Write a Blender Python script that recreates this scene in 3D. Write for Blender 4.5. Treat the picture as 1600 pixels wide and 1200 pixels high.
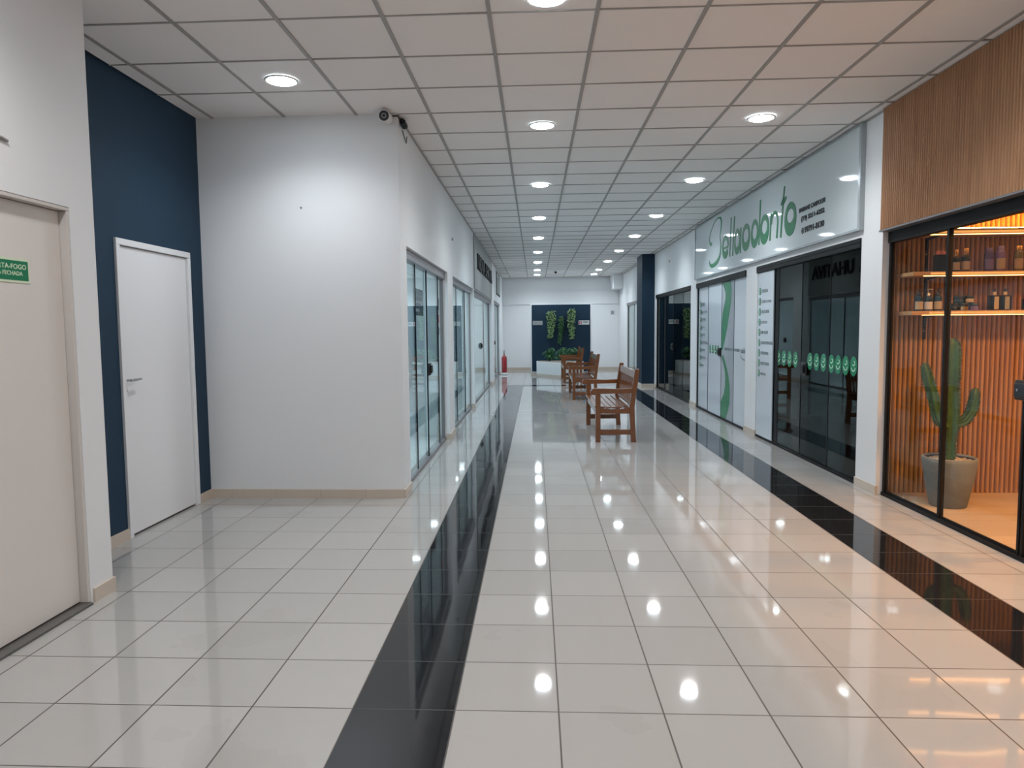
import bpy, bmesh, math, random
from mathutils import Vector, Matrix
random.seed(7)
C = bpy.context.scene.collection
for o in list(bpy.data.objects): bpy.data.objects.remove(o)

# ------------------------------------------------------------------ camera
SH = -0.0159                       # the corridor runs at a slight angle to the cross joints
PITCH, YAW, ROLL, CAMH = -0.0769, 0.0491, -0.0092, 1.467
def make_camera():
    f = Vector((-math.sin(YAW)*math.cos(PITCH), math.cos(YAW)*math.cos(PITCH), math.sin(PITCH)))
    r = Vector((math.cos(YAW), math.sin(YAW), 0)); u = r.cross(f)
    r2 = r*math.cos(ROLL)+u*math.sin(ROLL); u2 = -r*math.sin(ROLL)+u*math.cos(ROLL)
    cd = bpy.data.cameras.new('camera'); cam = bpy.data.objects.new('camera', cd); C.objects.link(cam)
    cd.sensor_width = 36; cd.lens = 36*1112.19/1600; cd.clip_start = .05; cd.clip_end = 100
    m = Matrix((r2, u2, -f)).transposed().to_4x4(); m.translation = (0, 0, CAMH)
    cam.matrix_world = m
    bpy.context.scene.camera = cam
make_camera()

# ------------------------------------------------------------------ world, exposure
w = bpy.data.worlds.new('world'); bpy.context.scene.world = w; w.use_nodes = True
w.node_tree.nodes['Background'].inputs[0].default_value = (.80, .86, 1.0, 1)
w.node_tree.nodes['Background'].inputs[1].default_value = .30
vs = bpy.context.scene.view_settings
vs.view_transform = 'Standard'; vs.look = 'None'; vs.gamma = 1; vs.use_curve_mapping = False
vs.exposure = 0.35
COOL = (.60, .81, 1.0); MIDC = (.84, .92, 1.0); NEUTRAL = (1.0, .95, .91); WARM = (1.0, .50, .16)
LAMP_W = 31
CEIL = 3.28

def lamp(kind, name, loc, power, col, parent=None, **kw):
    l = bpy.data.lights.new(name, kind); l.energy = power; l.color = col
    for k, v in kw.items(): setattr(l, k, v)
    o = bpy.data.objects.new(name, l); C.objects.link(o); o.location = loc
    if parent: o.parent = parent
    return o

# ------------------------------------------------------------------ materials
def new_mat(name):
    m = bpy.data.materials.new(name); m.use_nodes = True
    nt = m.node_tree; return m, nt, nt.nodes['Principled BSDF']
def pbr(name, col, rough=.5, metal=0, noise=0, nscale=8, bump=0, bscale=60, spec=None, coat=0):
    m, nt, b = new_mat(name)
    b.inputs['Base Color'].default_value = (*col, 1); b.inputs['Roughness'].default_value = rough
    b.inputs['Metallic'].default_value = metal
    if spec is not None: b.inputs['Specular IOR Level'].default_value = spec
    if coat: b.inputs['Coat Weight'].default_value = coat; b.inputs['Coat Roughness'].default_value = .05
    tc = nt.nodes.new('ShaderNodeTexCoord')
    if noise:
        n = nt.nodes.new('ShaderNodeTexNoise'); n.inputs['Scale'].default_value = nscale; n.inputs['Detail'].default_value = 4
        nt.links.new(tc.outputs['Object'], n.inputs['Vector'])
        mx = nt.nodes.new('ShaderNodeMix'); mx.data_type = 'RGBA'
        mx.inputs[6].default_value = (*[c*(1-noise) for c in col], 1); mx.inputs[7].default_value = (*[min(1, c*(1+noise)) for c in col], 1)
        nt.links.new(n.outputs['Fac'], mx.inputs[0]); nt.links.new(mx.outputs[2], b.inputs['Base Color'])
    if bump:
        n = nt.nodes.new('ShaderNodeTexNoise'); n.inputs['Scale'].default_value = bscale; n.inputs['Detail'].default_value = 3
        nt.links.new(tc.outputs['Object'], n.inputs['Vector'])
        bp = nt.nodes.new('ShaderNodeBump'); bp.inputs['Strength'].default_value = bump; bp.inputs['Distance'].default_value = .01
        nt.links.new(n.outputs['Fac'], bp.inputs['Height']); nt.links.new(bp.outputs[0], b.inputs['Normal'])
    return m
def emit(name, col, s):
    m, nt, b = new_mat(name); nt.nodes.remove(b)
    e = nt.nodes.new('ShaderNodeEmission'); e.inputs[0].default_value = (*col, 1); e.inputs[1].default_value = s
    nt.links.new(e.outputs[0], nt.nodes['Material Output'].inputs[0]); return m
def glass(name, tint, refl=1.0):
    m, nt, b = new_mat(name); nt.nodes.remove(b)
    lw = nt.nodes.new('ShaderNodeLayerWeight'); lw.inputs[0].default_value = .5
    p = nt.nodes.new('ShaderNodeMath'); p.operation = 'POWER'; p.inputs[1].default_value = 5
    a = nt.nodes.new('ShaderNodeMath'); a.operation = 'MULTIPLY_ADD'; a.inputs[1].default_value = .95*refl; a.inputs[2].default_value = .045*refl
    nt.links.new(lw.outputs['Facing'], p.inputs[0]); nt.links.new(p.outputs[0], a.inputs[0])
    t = nt.nodes.new('ShaderNodeBsdfTransparent'); t.inputs[0].default_value = (*tint, 1)
    g = nt.nodes.new('ShaderNodeBsdfGlossy'); g.inputs['Roughness'].default_value = .0
    g.inputs['Color'].default_value = (.95, 1, .99, 1)
    mx = nt.nodes.new('ShaderNodeMixShader')
    nt.links.new(a.outputs[0], mx.inputs[0]); nt.links.new(t.outputs[0], mx.inputs[1]); nt.links.new(g.outputs[0], mx.inputs[2])
    nt.links.new(mx.outputs[0], nt.nodes['Material Output'].inputs[0]); return m

def mnode(nt, op, a, b=None, c=None):
    n = nt.nodes.new('ShaderNodeMath'); n.operation = op
    for i, v in enumerate((a, b, c)):
        if v is None: continue
        if isinstance(v, (int, float)): n.inputs[i].default_value = v
        else: nt.links.new(v, n.inputs[i])
    return n.outputs[0]
def floor_mat():
    m, nt, b = new_mat('polished_tiles')
    tc = nt.nodes.new('ShaderNodeTexCoord'); sp = nt.nodes.new('ShaderNodeSeparateXYZ')
    nt.links.new(tc.outputs['Object'], sp.inputs[0]); X, Y = sp.outputs[0], sp.outputs[1]
    # corridor coordinate x' = x - SH*(y-6)
    xs = mnode(nt, 'MULTIPLY_ADD', mnode(nt, 'SUBTRACT', Y, 6.0), -SH, X)
    u = mnode(nt, 'DIVIDE', mnode(nt, 'SUBTRACT', xs, .385-40), .4); v = mnode(nt, 'DIVIDE', mnode(nt, 'SUBTRACT', Y, 2.633-40), .4)
    def line(t, wdt):
        fr = mnode(nt, 'FRACT', t); d = mnode(nt, 'ABSOLUTE', mnode(nt, 'SUBTRACT', fr, .5))
        return mnode(nt, 'GREATER_THAN', d, .5-wdt)
    gr = mnode(nt, 'MAXIMUM', line(u, .0080), line(v, .0072))
    def band(t, lo, hi): return mnode(nt, 'MULTIPLY', mnode(nt, 'GREATER_THAN', t, lo), mnode(nt, 'LESS_THAN', t, hi))
    long_ = mnode(nt, 'MAXIMUM', band(xs, -.815, -.415), band(xs, 1.985, 2.385))
    long_ = mnode(nt, 'MULTIPLY', long_, mnode(nt, 'LESS_THAN', Y, 18.633))
    cross = mnode(nt, 'MULTIPLY', band(Y, 18.233, 18.633), band(xs, -.815, 2.385))
    blk = mnode(nt, 'MAXIMUM', long_, cross)
    # each tile a very slightly different tone
    cb = nt.nodes.new('ShaderNodeCombineXYZ'); nt.links.new(mnode(nt, 'FLOOR', u), cb.inputs[0]); nt.links.new(mnode(nt, 'FLOOR', v), cb.inputs[1])
    wn = nt.nodes.new('ShaderNodeTexWhiteNoise'); nt.links.new(cb.outputs[0], wn.inputs['Vector'])
    def mix(f, a, bb):
        n = nt.nodes.new('ShaderNodeMix'); n.data_type = 'RGBA'; nt.links.new(f, n.inputs[0])
        for i, q in ((6, a), (7, bb)):
            if isinstance(q, tuple): n.inputs[i].default_value = (*q, 1)
            else: nt.links.new(q, n.inputs[i])
        return n.outputs[2]
    white = mix(wn.outputs['Value'], (.375, .365, .35), (.41, .40, .385))
    ns = nt.nodes.new('ShaderNodeTexNoise'); ns.inputs['Scale'].default_value = 1.1; ns.inputs['Detail'].default_value = 5; nt.links.new(tc.outputs['Object'], ns.inputs['Vector'])
    dirt = mnode(nt, 'MULTIPLY', mnode(nt, 'GREATER_THAN', ns.outputs['Fac'], .60), .10)
    white = mix(dirt, white, (.27, .255, .23))
    col = mix(blk, white, (.012, .013, .015))
    col = mix(gr, col, mix(blk, (.07, .058, .048), (.035, .035, .035)))
    nt.links.new(col, b.inputs['Base Color'])
    rg = mnode(nt, 'MULTIPLY_ADD', gr, .5, .045); nt.links.new(rg, b.inputs['Roughness'])
    b.inputs['Specular IOR Level'].default_value = .55
    # gentle unevenness from tile to tile
    nb = nt.nodes.new('ShaderNodeTexNoise'); nb.inputs['Scale'].default_value = 2.2; nb.inputs['Detail'].default_value = 1; nt.links.new(tc.outputs['Object'], nb.inputs['Vector'])
    bp = nt.nodes.new('ShaderNodeBump'); bp.inputs['Strength'].default_value = .05; bp.inputs['Distance'].default_value = .02
    nt.links.new(nb.outputs['Fac'], bp.inputs['Height']); nt.links.new(bp.outputs[0], b.inputs['Normal'])
    return m
def wood_mat(name, c1, c2, scale=(30, 3, 30), rough=.35, coat=.3):
    m, nt, b = new_mat(name)
    tc = nt.nodes.new('ShaderNodeTexCoord'); mp = nt.nodes.new('ShaderNodeMapping'); mp.inputs['Scale'].default_value = scale
    n = nt.nodes.new('ShaderNodeTexNoise'); n.inputs['Scale'].default_value = 1; n.inputs['Detail'].default_value = 6; n.inputs['Distortion'].default_value = .6
    nt.links.new(tc.outputs['Object'], mp.inputs[0]); nt.links.new(mp.outputs[0], n.inputs['Vector'])
    r = nt.nodes.new('ShaderNodeValToRGB'); r.color_ramp.elements[0].position = .35; r.color_ramp.elements[1].position = .68
    r.color_ramp.elements[0].color = (*c1, 1); r.color_ramp.elements[1].color = (*c2, 1)
    nt.links.new(n.outputs['Fac'], r.inputs[0]); nt.links.new(r.outputs[0], b.inputs['Base Color'])
    b.inputs['Roughness'].default_value = rough; b.inputs['Coat Weight'].default_value = coat; b.inputs['Coat Roughness'].default_value = .15
    return m
def plank_mat():
    m, nt, b = new_mat('shop_floor_planks')
    tc = nt.nodes.new('ShaderNodeTexCoord'); br = nt.nodes.new('ShaderNodeTexBrick')
    br.inputs['Scale'].default_value = 1; br.inputs['Brick Width'].default_value = 1.2; br.inputs['Row Height'].default_value = .2
    br.inputs['Mortar Size'].default_value = .0015; br.inputs['Color1'].default_value = (.47, .36, .25, 1); br.inputs['Color2'].default_value = (.40, .30, .20, 1)
    br.inputs['Mortar'].default_value = (.2, .14, .09, 1)
    nt.links.new(tc.outputs['Object'], br.inputs['Vector']); nt.links.new(br.outputs[0], b.inputs['Base Color']); b.inputs['Roughness'].default_value = .4
    return m

M = dict(
    wall=pbr('white_wall_paint', (.74, .75, .76), .55, bump=.05, bscale=90),
    blue=pbr('blue_wall_paint', (.014, .038, .068), .65, bump=.1, bscale=90, spec=.25),
    navy=pbr('navy_paint', (.009, .028, .052), .6, spec=.25),
    ceil=pbr('ceiling_panel', (.84, .825, .81), .8, noise=.03, nscale=1.5, bump=.1, bscale=150),
    tbar=pbr('ceiling_grid', (.34, .33, .32), .5),
    gap=pbr('dark_gap', (.02, .02, .02), .8),
    floor=floor_mat(),
    beige=pbr('beige_skirting_tile', (.56, .48, .40), .3, noise=.06, nscale=5),
    joint=pbr('skirting_joint', (.17, .12, .09), .7),
    door=pbr('white_door_paint', (.74, .745, .755), .4, bump=.04, bscale=30),
    cream=pbr('cream_door_paint', (.68, .64, .60), .35, noise=.02, nscale=4, bump=.04, bscale=30),
    jamb=pbr('jamb_paint', (.60, .56, .53), .4),  # door cream darkened, shade of the recess put into the colour
    granite=pbr('granite_sill', (.10, .095, .09), .35, noise=.5, nscale=120),
    steel=pbr('brushed_steel', (.45, .45, .46), .3, 1),
    alu=pbr('grey_aluminium', (.25, .24, .25), .38, .6),
    black=pbr('black_frame', (.007, .007, .008), .5, spec=.2),
    blackp=pbr('black_plastic', (.01, .01, .012), .3),
    glassL=glass('clear_green_glass', (.90, .95, .95)),
    glassR=glass('smoked_glass', (.30, .35, .35), .8),
    glassS=glass('shop_glass', (.95, .95, .94), .4),
    vinyl=pbr('white_vinyl', (.60, .66, .72), .12, spec=.6),
    green=pbr('green_vinyl', (.012, .20, .085), .2),
    ltgreen=pbr('pale_green_print', (.45, .75, .55), .3),
    iconc=pbr('icon_green', (.05, .16, .10), .3),
    prtext=pbr('grey_print', (.16, .19, .20), .4),
    signg=pbr('sign_green', (.008, .15, .058), .4, spec=.25),
    signblk=pbr('sign_black', (.008, .009, .012), .5, spec=.2),
    signb=pbr('sign_gloss_board', (.60, .66, .68), .04, spec=.75),
    signfr=pbr('sign_edge_frame', (.40, .44, .46), .25, .3),
    fascia=pbr('grey_fascia', (.30, .315, .31), .5),
    wood=wood_mat('bench_wood', (.155, .052, .016), (.205, .070, .023), (60, 4, 60), .22, .6),
    slat=wood_mat('slat_wood', (.38, .20, .105), (.47, .26, .14), (20, 20, 1.5), .5, 0),
    slat2=wood_mat('orange_slat_wood', (.37, .185, .050), (.46, .24, .070), (20, 20, 1.5), .5, 0),
    shelf=wood_mat('shelf_wood', (.48, .28, .12), (.60, .36, .17), (2, 20, 20), .4, 0),
    groove=pbr('slat_groove', (.09, .032, .010), .8),
    planks=plank_mat(),
    pot=pbr('concrete_pot', (.155, .175, .18), .75, noise=.25, nscale=9, bump=.2, bscale=80),
    soil=pbr('pebbles', (.42, .36, .30), .9, noise=.4, nscale=60, bump=.8, bscale=90),
    cactus=pbr('cactus_skin', (.030, .095, .030), .5, noise=.35, nscale=14, bump=.2, bscale=40),
    spine=pbr('cactus_spines', (.05, .07, .03), .7),
    leaf=pbr('vine_leaf', (.17, .27, .11), .45, noise=.75, nscale=22),
    leafd=pbr('dark_vine_leaf', (.035, .11, .035), .45, noise=.6, nscale=14),
    leafp=pbr('fern_leaf', (.09, .24, .11), .5, noise=.6, nscale=12),
    stem=pbr('vine_stem', (.05, .08, .03), .7),
    red=pbr('extinguisher_red', (.33, .012, .018), .3, coat=.4),
    trim=pbr('white_trim_ring', (.78, .78, .78), .35),
    bulb=emit('lamp_diffuser', (.80, .92, 1.0), 55),
    led=emit('led_strip', (1.0, .42, .10), .85),
    ledu=emit('under_shelf_led', (1.0, .45, .13), 9),
    shopdark=pbr('shop_interior_dark', (.045, .05, .052), .7),
    shoplight=pbr('shop_interior_light', (.80, .83, .84), .7),
    shopceil=pbr('shop_ceiling_brown', (.30, .20, .13), .7),
    safety=pbr('safety_green', (.0, .17, .07), .35),
    glow=pbr('photoluminescent_cream', (.62, .72, .52), .4),
    poster=pbr('dark_poster', (.03, .07, .11), .4),
    paper=pbr('white_paper', (.62, .64, .65), .5),
    redp=pbr('red_print', (.4, .08, .08), .5),
    bottle=pbr('black_bottle', (.008, .007, .007), .2),
    bblue=pbr('blue_bottle', (.008, .03, .06), .2),
    label=pbr('cream_label', (.46, .39, .27), .4),
    gold=pbr('gold_cap', (.75, .55, .25), .25, .9),
    purple=pbr('purple_bottle', (.07, .045, .22), .25),
    lilac=pbr('lilac_bottle', (.20, .15, .42), .25),
    amber=pbr('olive_bottle', (.16, .15, .07), .2),
    pink=pbr('pink_cap', (.6, .25, .22), .3),
)

# ------------------------------------------------------------------ builders
def cx(x, y): return x+SH*(y-6.0)                      # corridor x' to world x
FACE_L, FACE_R = -1.245, 2.86
def PL(s, d, z): return Vector((cx(FACE_L-d, s), s, z))     # d = depth into the left wall
def PR(s, d, z): return Vector((cx(FACE_R+d, s), s, z))     # d = depth into the right wall
def PC(x, y, z): return Vector((cx(x, y), y, z))
PW = lambda x, y, z: Vector((x, y, z))
class MB:
    def __init__(s): s.v = []; s.f = []; s.mi = []; s.smooth = []
    def add(s, vs, fs, mi=0, smooth=False):
        n = len(s.v); s.v += [Vector(a) for a in vs]
        for f in fs: s.f.append([i+n for i in f]); s.mi.append(mi); s.smooth.append(smooth)
    def box(s, P, a0, a1, b0, b1, c0, c1, mi=0):
        pts = [P(a, b, c) for a in (a0, a1) for b in (b0, b1) for c in (c0, c1)]
        s.add(pts, [(0, 1, 3, 2), (4, 6, 7, 5), (0, 4, 5, 1), (2, 3, 7, 6), (0, 2, 6, 4), (1, 5, 7, 3)], mi)
    def quadbar(s, prof, P, y0, y1, mi=0):
        # prof: closed list of (x,z); extruded along the middle axis
        n = len(prof); pts = [P(x, y0, z) for x, z in prof]+[P(x, y1, z) for x, z in prof]
        s.add(pts, [list(range(n)), list(range(2*n-1, n-1, -1))]+[(i, (i+1) % n, n+(i+1) % n, n+i) for i in range(n)], mi)
    def tube(s, path, radii, n=12, mi=0, cap=True, ribs=0, ribd=0):
        path = [Vector(p) for p in path]
        if isinstance(radii, (int, float)): radii = [radii]*len(path)
        rings = []; up = None
        for i, p in enumerate(path):
            t = (path[min(i+1, len(path)-1)]-path[max(i-1, 0)]).normalized()
            if up is None: up = Vector((1, 0, 0)) if abs(t.x) < .9 else Vector((0, 1, 0))
            a = (up-t*up.dot(t)).normalized(); up = a; b = t.cross(a)
            rr = []
            for k in range(n):
                th = 2*math.pi*k/n; r = radii[i]*(1+(ribd*math.cos(ribs*th) if ribs else 0))
                rr.append(p+a*math.cos(th)*r+b*math.sin(th)*r)
            rings.append(rr)
        vs = [q for r in rings for q in r]; fs = []
        for i in range(len(rings)-1):
            for k in range(n): fs.append((i*n+k, i*n+(k+1) % n, (i+1)*n+(k+1) % n, (i+1)*n+k))
        s.add(vs, fs, mi, True)
        if cap: s.add(rings[0], [list(range(n))[::-1]], mi); s.add(rings[-1], [list(range(n))], mi)
    def lathe(s, c, prof, n=24, mi=0):
        c = Vector(c); vs = []; fs = []
        for r, z in prof:
            for k in range(n): th = 2*math.pi*k/n; vs.append(c+Vector((r*math.cos(th), r*math.sin(th), z)))
        for i in range(len(prof)-1):
            for k in range(n): fs.append((i*n+k, i*n+(k+1) % n, (i+1)*n+(k+1) % n, (i+1)*n+k))
        s.add(vs, fs, mi, True)
    def poly(s, P, pts, d0, d1, mi=0):
        # (s,z) polygon on a wall between depth d0 (front) and d1 (back)
        n = len(pts); vs = [P(a, d0, z) for a, z in pts]+[P(a, d1, z) for a, z in pts]
        bm = bmesh.new(); bv = [bm.verts.new((a, z, 0)) for a, z in pts]; f = bm.faces.new(bv)
        r = bmesh.ops.triangulate(bm, faces=[f]); bm.verts.index_update()
        tri = [[v.index for v in ff.verts] for ff in bm.faces]; bm.free()
        s.add(vs, tri+[[n+i for i in t[::-1]] for t in tri]+[(i, (i+1) % n, n+(i+1) % n, n+i) for i in range(n)], mi)
    def build(s, name, mats, parent=None, bevel=0, origin=None):
        me = bpy.data.meshes.new(name)
        off = Vector(origin) if origin is not None else Vector((0, 0, 0))
        me.from_pydata([tuple(v-off) for v in s.v], [], s.f)
        if not isinstance(mats, (list, tuple)): mats = [mats]
        for m in mats: me.materials.append(m)
        me.polygons.foreach_set('material_index', s.mi); me.polygons.foreach_set('use_smooth', s.smooth)
        bm = bmesh.new(); bm.from_mesh(me); bmesh.ops.recalc_face_normals(bm, faces=bm.faces[:]); bm.to_mesh(me); bm.free()
        me.update()
        o = bpy.data.objects.new(name, me); C.objects.link(o); o.location = off
        if parent is not None: o.parent = parent; o.location = off-parent_world(parent)
        if bevel:
            bv = o.modifiers.new('bevel', 'BEVEL'); bv.width = bevel; bv.segments = 2; bv.limit_method = 'ANGLE'
        return o
def parent_world(o):
    v = Vector(o.location)
    return v+parent_world(o.parent) if o.parent else v
def thing(name, loc, label=None, cat=None, group=None, kind=None):
    o = bpy.data.objects.new(name, None); C.objects.link(o); o.location = loc; o.empty_display_size = .1
    return tag(o, label, cat, group, kind)
def tag(o, label=None, cat=None, group=None, kind=None):
    if label: o['label'] = label
    if cat: o['category'] = cat
    if group: o['group'] = group
    if kind: o['kind'] = kind
    return o
def copy_tree(o, parent=None):
    c = o.copy(); C.objects.link(c)
    if parent is not None: c.parent = parent
    for ch in list(o.children): copy_tree(ch, c)
    return c
def slab(name, P, a0, a1, b0, b1, c0, c1, mat, parent=None, bevel=0, **kw):
    m = MB(); m.box(P, a0, a1, b0, b1, c0, c1); o = m.build(name, mat, parent, bevel); return tag(o, **kw) if kw else o

def text_pts(s, size, bold=0):
    cu = bpy.data.curves.new('t', 'FONT'); cu.body = s; cu.size = size; cu.offset = bold; cu.resolution_u = 4
    o = bpy.data.objects.new('t', cu); C.objects.link(o)
    bpy.context.view_layer.update()
    dg = bpy.context.evaluated_depsgraph_get(); me = bpy.data.meshes.new_from_object(o.evaluated_get(dg))
    vs = [tuple(v.co) for v in me.vertices]; fs = [list(p.vertices) for p in me.polygons]
    bpy.data.objects.remove(o); bpy.data.curves.remove(cu); bpy.data.meshes.remove(me)
    return vs, fs
def wall_text(mb, s, P, a0, a1, z0, z1, d, thick=.002, bold=0, zslope=0):
    """text whose box runs from wall coordinate a0 to a1 and from z0 to z1"""
    vs, fs = text_pts(s, 1, bold)
    x0 = min(v[0] for v in vs); x1 = max(v[0] for v in vs); y0 = min(v[1] for v in vs); y1 = max(v[1] for v in vs)
    def m(v, dd):
        t = (v[0]-x0)/(x1-x0); return P(a0+(a1-a0)*t, dd, z0+(z1-z0)*(v[1]-y0)/(y1-y0)+zslope*t)
    n = len(vs)
    mb.add([m(v, d) for v in vs], fs)
    if thick:
        mb.add([m(v, d+thick) for v in vs], [f[::-1] for f in fs])
        ec = {}
        for f in fs:
            for i in range(len(f)):
                e = (f[i], f[(i+1) % len(f)]); k = (min(e), max(e)); ec.setdefault(k, []).append(e)
        b = [e[0] for e in ec.values() if len(e) == 1]
        base = len(mb.v)-2*n
        for i, j in b: mb.f.append([base+i, base+j, base+n+j, base+n+i]); mb.mi.append(0); mb.smooth.append(False)
def stroke(mb, P, pts, widths, d0, d1):
    """variable width stroke in wall coordinates"""
    pts = [Vector((a, b)) for a, b in pts]; L = []; R = []
    if isinstance(widths, (int, float)): widths = [widths]*len(pts)
    for i, p in enumerate(pts):
        t = (pts[min(i+1, len(pts)-1)]-pts[max(i-1, 0)]).normalized(); nrm = Vector((-t.y, t.x))*widths[i]/2
        L.append(p+nrm); R.append(p-nrm)
    for i in range(len(pts)-1):
        mb.poly(P, [tuple(L[i]), tuple(L[i+1]), tuple(R[i+1]), tuple(R[i])], d0, d1)
def ring(mb, P, ca, cz, ra, rz, t, d0, d1, low=0, n=28, a0=0, a1=2*math.pi):
    """elliptic ring, thicker at the bottom by low"""
    for k in range(n):
        th0 = a0+(a1-a0)*k/n; th1 = a0+(a1-a0)*(k+1)/n; q = []
        for th in (th0, th1):
            q.append((ca+ra*math.cos(th), cz+rz*math.sin(th)))
        for th in (th1, th0):
            q.append((ca+(ra-t)*math.cos(th), cz+low/2+(rz-t-low/2)*math.sin(th)))
        mb.poly(P, q, d0, d1)
def disc(mb, P, ca, cz, ra, rz, d0, d1, n=24):
    mb.poly(P, [(ca+ra*math.cos(2*math.pi*k/n), cz+rz*math.sin(2*math.pi*k/n)) for k in range(n)], d0, d1)

YB = -4.0; YE = 25.4; XNL = -2.48; XBL = -2.98; YW = 6.09; T = .12
# ------------------------------------------------------------------ floor and ceiling
slab('floor', PW, -6.5, 8.0, YB, YE+.3, -.1, 0, M['floor'], kind='structure', label='polished white square floor tiles with two black bands')
cb = MB(); cb.box(PW, -6.5, 8.0, YB, YE+.3, CEIL+.03, CEIL+.12)
ceiling = cb.build('ceiling', M['gap']); tag(ceiling, label='suspended ceiling of square off-white panels', kind='structure')
GX0, GX, GY0, GY = -.348, .621, 4.235, .621
pm = MB(); tb = MB(); rc = random.Random(3)
nx0, nx1 = -5, 6; ny0, ny1 = -13, 34
for i in range(nx0, nx1):
    for j in range(ny0, ny1):
        x0 = GX0+i*GX+.006; x1 = x0+GX-.012; y0 = GY0+j*GY+.006; y1 = y0+GY-.012
        x0 = max(x0, XBL+.005); x1 = min(x1, FACE_R+.02)
        if x1 <= x0: continue
        if y0 > YE: continue
        dz = [rc.uniform(-.0015, .0025) for _ in range(4)]
        if rc.random() < .05: dz[rc.randrange(4)] += .008
        a = [(x0, y0), (x1, y0), (x1, y1), (x0, y1)]
        vs = [PC(x, y, CEIL+.004+dz[k]) for k, (x, y) in enumerate(a)]+[PC(x, y, CEIL+.022) for x, y in a]
        pm.add(vs, [(0, 1, 2, 3), (4, 7, 6, 5), (0, 4, 5, 1), (1, 5, 6, 2), (2, 6, 7, 3), (3, 7, 4, 0)])
pm.build('ceiling_panels', M['ceil'], ceiling)
for i in range(nx0, nx1+1):
    x = GX0+i*GX
    if XBL < x < FACE_R: tb.box(PC, x-.0125, x+.0125, YB, YE, CEIL-.003, CEIL+.006)
for j in range(ny0, ny1+1):
    y = GY0+j*GY
    if y < YE: tb.box(PC, XBL, FACE_R+.03, y-.0065, y+.0065, CEIL-.001, CEIL+.006)
tb.build('ceiling_grid', M['tbar'], ceiling)
# dark shadow-gap mouldings where ceiling meets the corridor walls
for nm, P, s0, s1 in (('trim_1', PL, 6.1, YE), ('trim_2', PR, 6.3, YE)):
    slab(nm, P, s0, s1, -.012, .01, CEIL-.014, CEIL-.002, M['tbar'], kind='structure')

# ------------------------------------------------------------------ helper for skirting
def skirting(name, P, a0, a1, d0, d1, h=.078, step=.4, axis='s'):
    m = MB(); a = a0; cuts = []
    while a < a1-.001:
        b = min(a+step, a1); cuts.append((a, b)); a = b
    for a, b in cuts: m.box(P, a+.0015, b-.0015, d0, d1, 0, h)
    m.box(P, a0+.002, a1-.002, d0+.0015 if d0 < d1 else d0-.0015, d1, 0, h-.002, 1)
    return tag(m.build(name, [M['beige'], M['joint']]), kind='structure')

# ------------------------------------------------------------------ near left wall with fire door
m = MB()
D1a, D1b, D1h = 2.62, 3.65, 2.12
m.box(PW, XNL-.2, XNL, YB, D1a, 0, CEIL+.02); m.box(PW, XNL-.2, XNL, D1b, 3.85, 0, CEIL+.02)
m.box(PW, XNL-.2, XNL, D1a, D1b, D1h, CEIL+.02); m.box(PW, XBL-.15, XNL-.2, 3.65, 3.85, 0, CEIL+.02)
tag(m.build('wall_left', M['wall']), kind='structure', label='white wall at the left edge beside the fire door')
d1 = thing('door_1', (XNL, D1a, 0), 'cream fire door with a green sign, set into the near left wall', kind='structure')
m = MB()
m.box(PW, XNL-.14, XNL-.002, D1b-.02, D1b, .013, D1h-.021); m.box(PW, XNL-.14, XNL-.002, D1a, D1a+.02, .013, D1h-.021)
m.box(PW, XNL-.14, XNL-.002, D1a, D1b, D1h-.02, D1h)
m.build('door_frame', M['jamb'], d1, .003)
leaf = slab('door_leaf', PW, XNL-.09, XNL-.045, D1a+.022, D1b-.022, .02, D1h-.023, M['cream'], d1, .003)
m = MB(); m.box(PW, XNL-.2, XNL+.02, D1a+.0, D1b-.01, 0, .012); m.build('granite_threshold', M['granite'], d1)
sg = slab('safety_sign', PW, XNL-.045, XNL-.0425, 2.99, 3.39, 1.71, 1.825, M['glow'], leaf)
PD = lambda a, d, z: Vector((XNL-.0425+.0008-d, a, z))
m = MB(); m.box(PW, XNL-.0425, XNL-.0418, 2.997, 3.383, 1.721, 1.814); m.build('sign_face', M['safety'], leaf)
m = MB()
PD2 = lambda a, d, z: Vector((XNL-.0412-d, a, z))
wall_text(m, 'PORTA CORTA-FOGO', PD2, 3.01, 3.370, 1.774, 1.798, 0, .0006, .012)
wall_text(m, 'MANTENHA FECHADA', PD2, 3.05, 3.345, 1.744, 1.764, 0, .0006, .012)
m.build('sign_lettering', M['glow'], leaf)
m = MB(); m.box(PW, XNL, XNL+.012, 3.67, 3.862, 0, .078); m.box(PW, XNL-.2, XNL-.001, 3.85, 3.862, 0, .078)
tag(m.build('baseboard_left', M['beige']), kind='structure')
m = MB(); m.tube([(XNL+.008, 1.9, 2.36), (XNL+.008, 3.05, 2.36), (XNL+.008, 3.2, 2.358), (XNL+.007, 3.235, 2.352)], .0075, 8)
tag(m.build('conduit', pbr('conduit_grey', (.30, .29, .28), .5)), 'thin grey conduit along the wall above the fire door', 'conduit')

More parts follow.
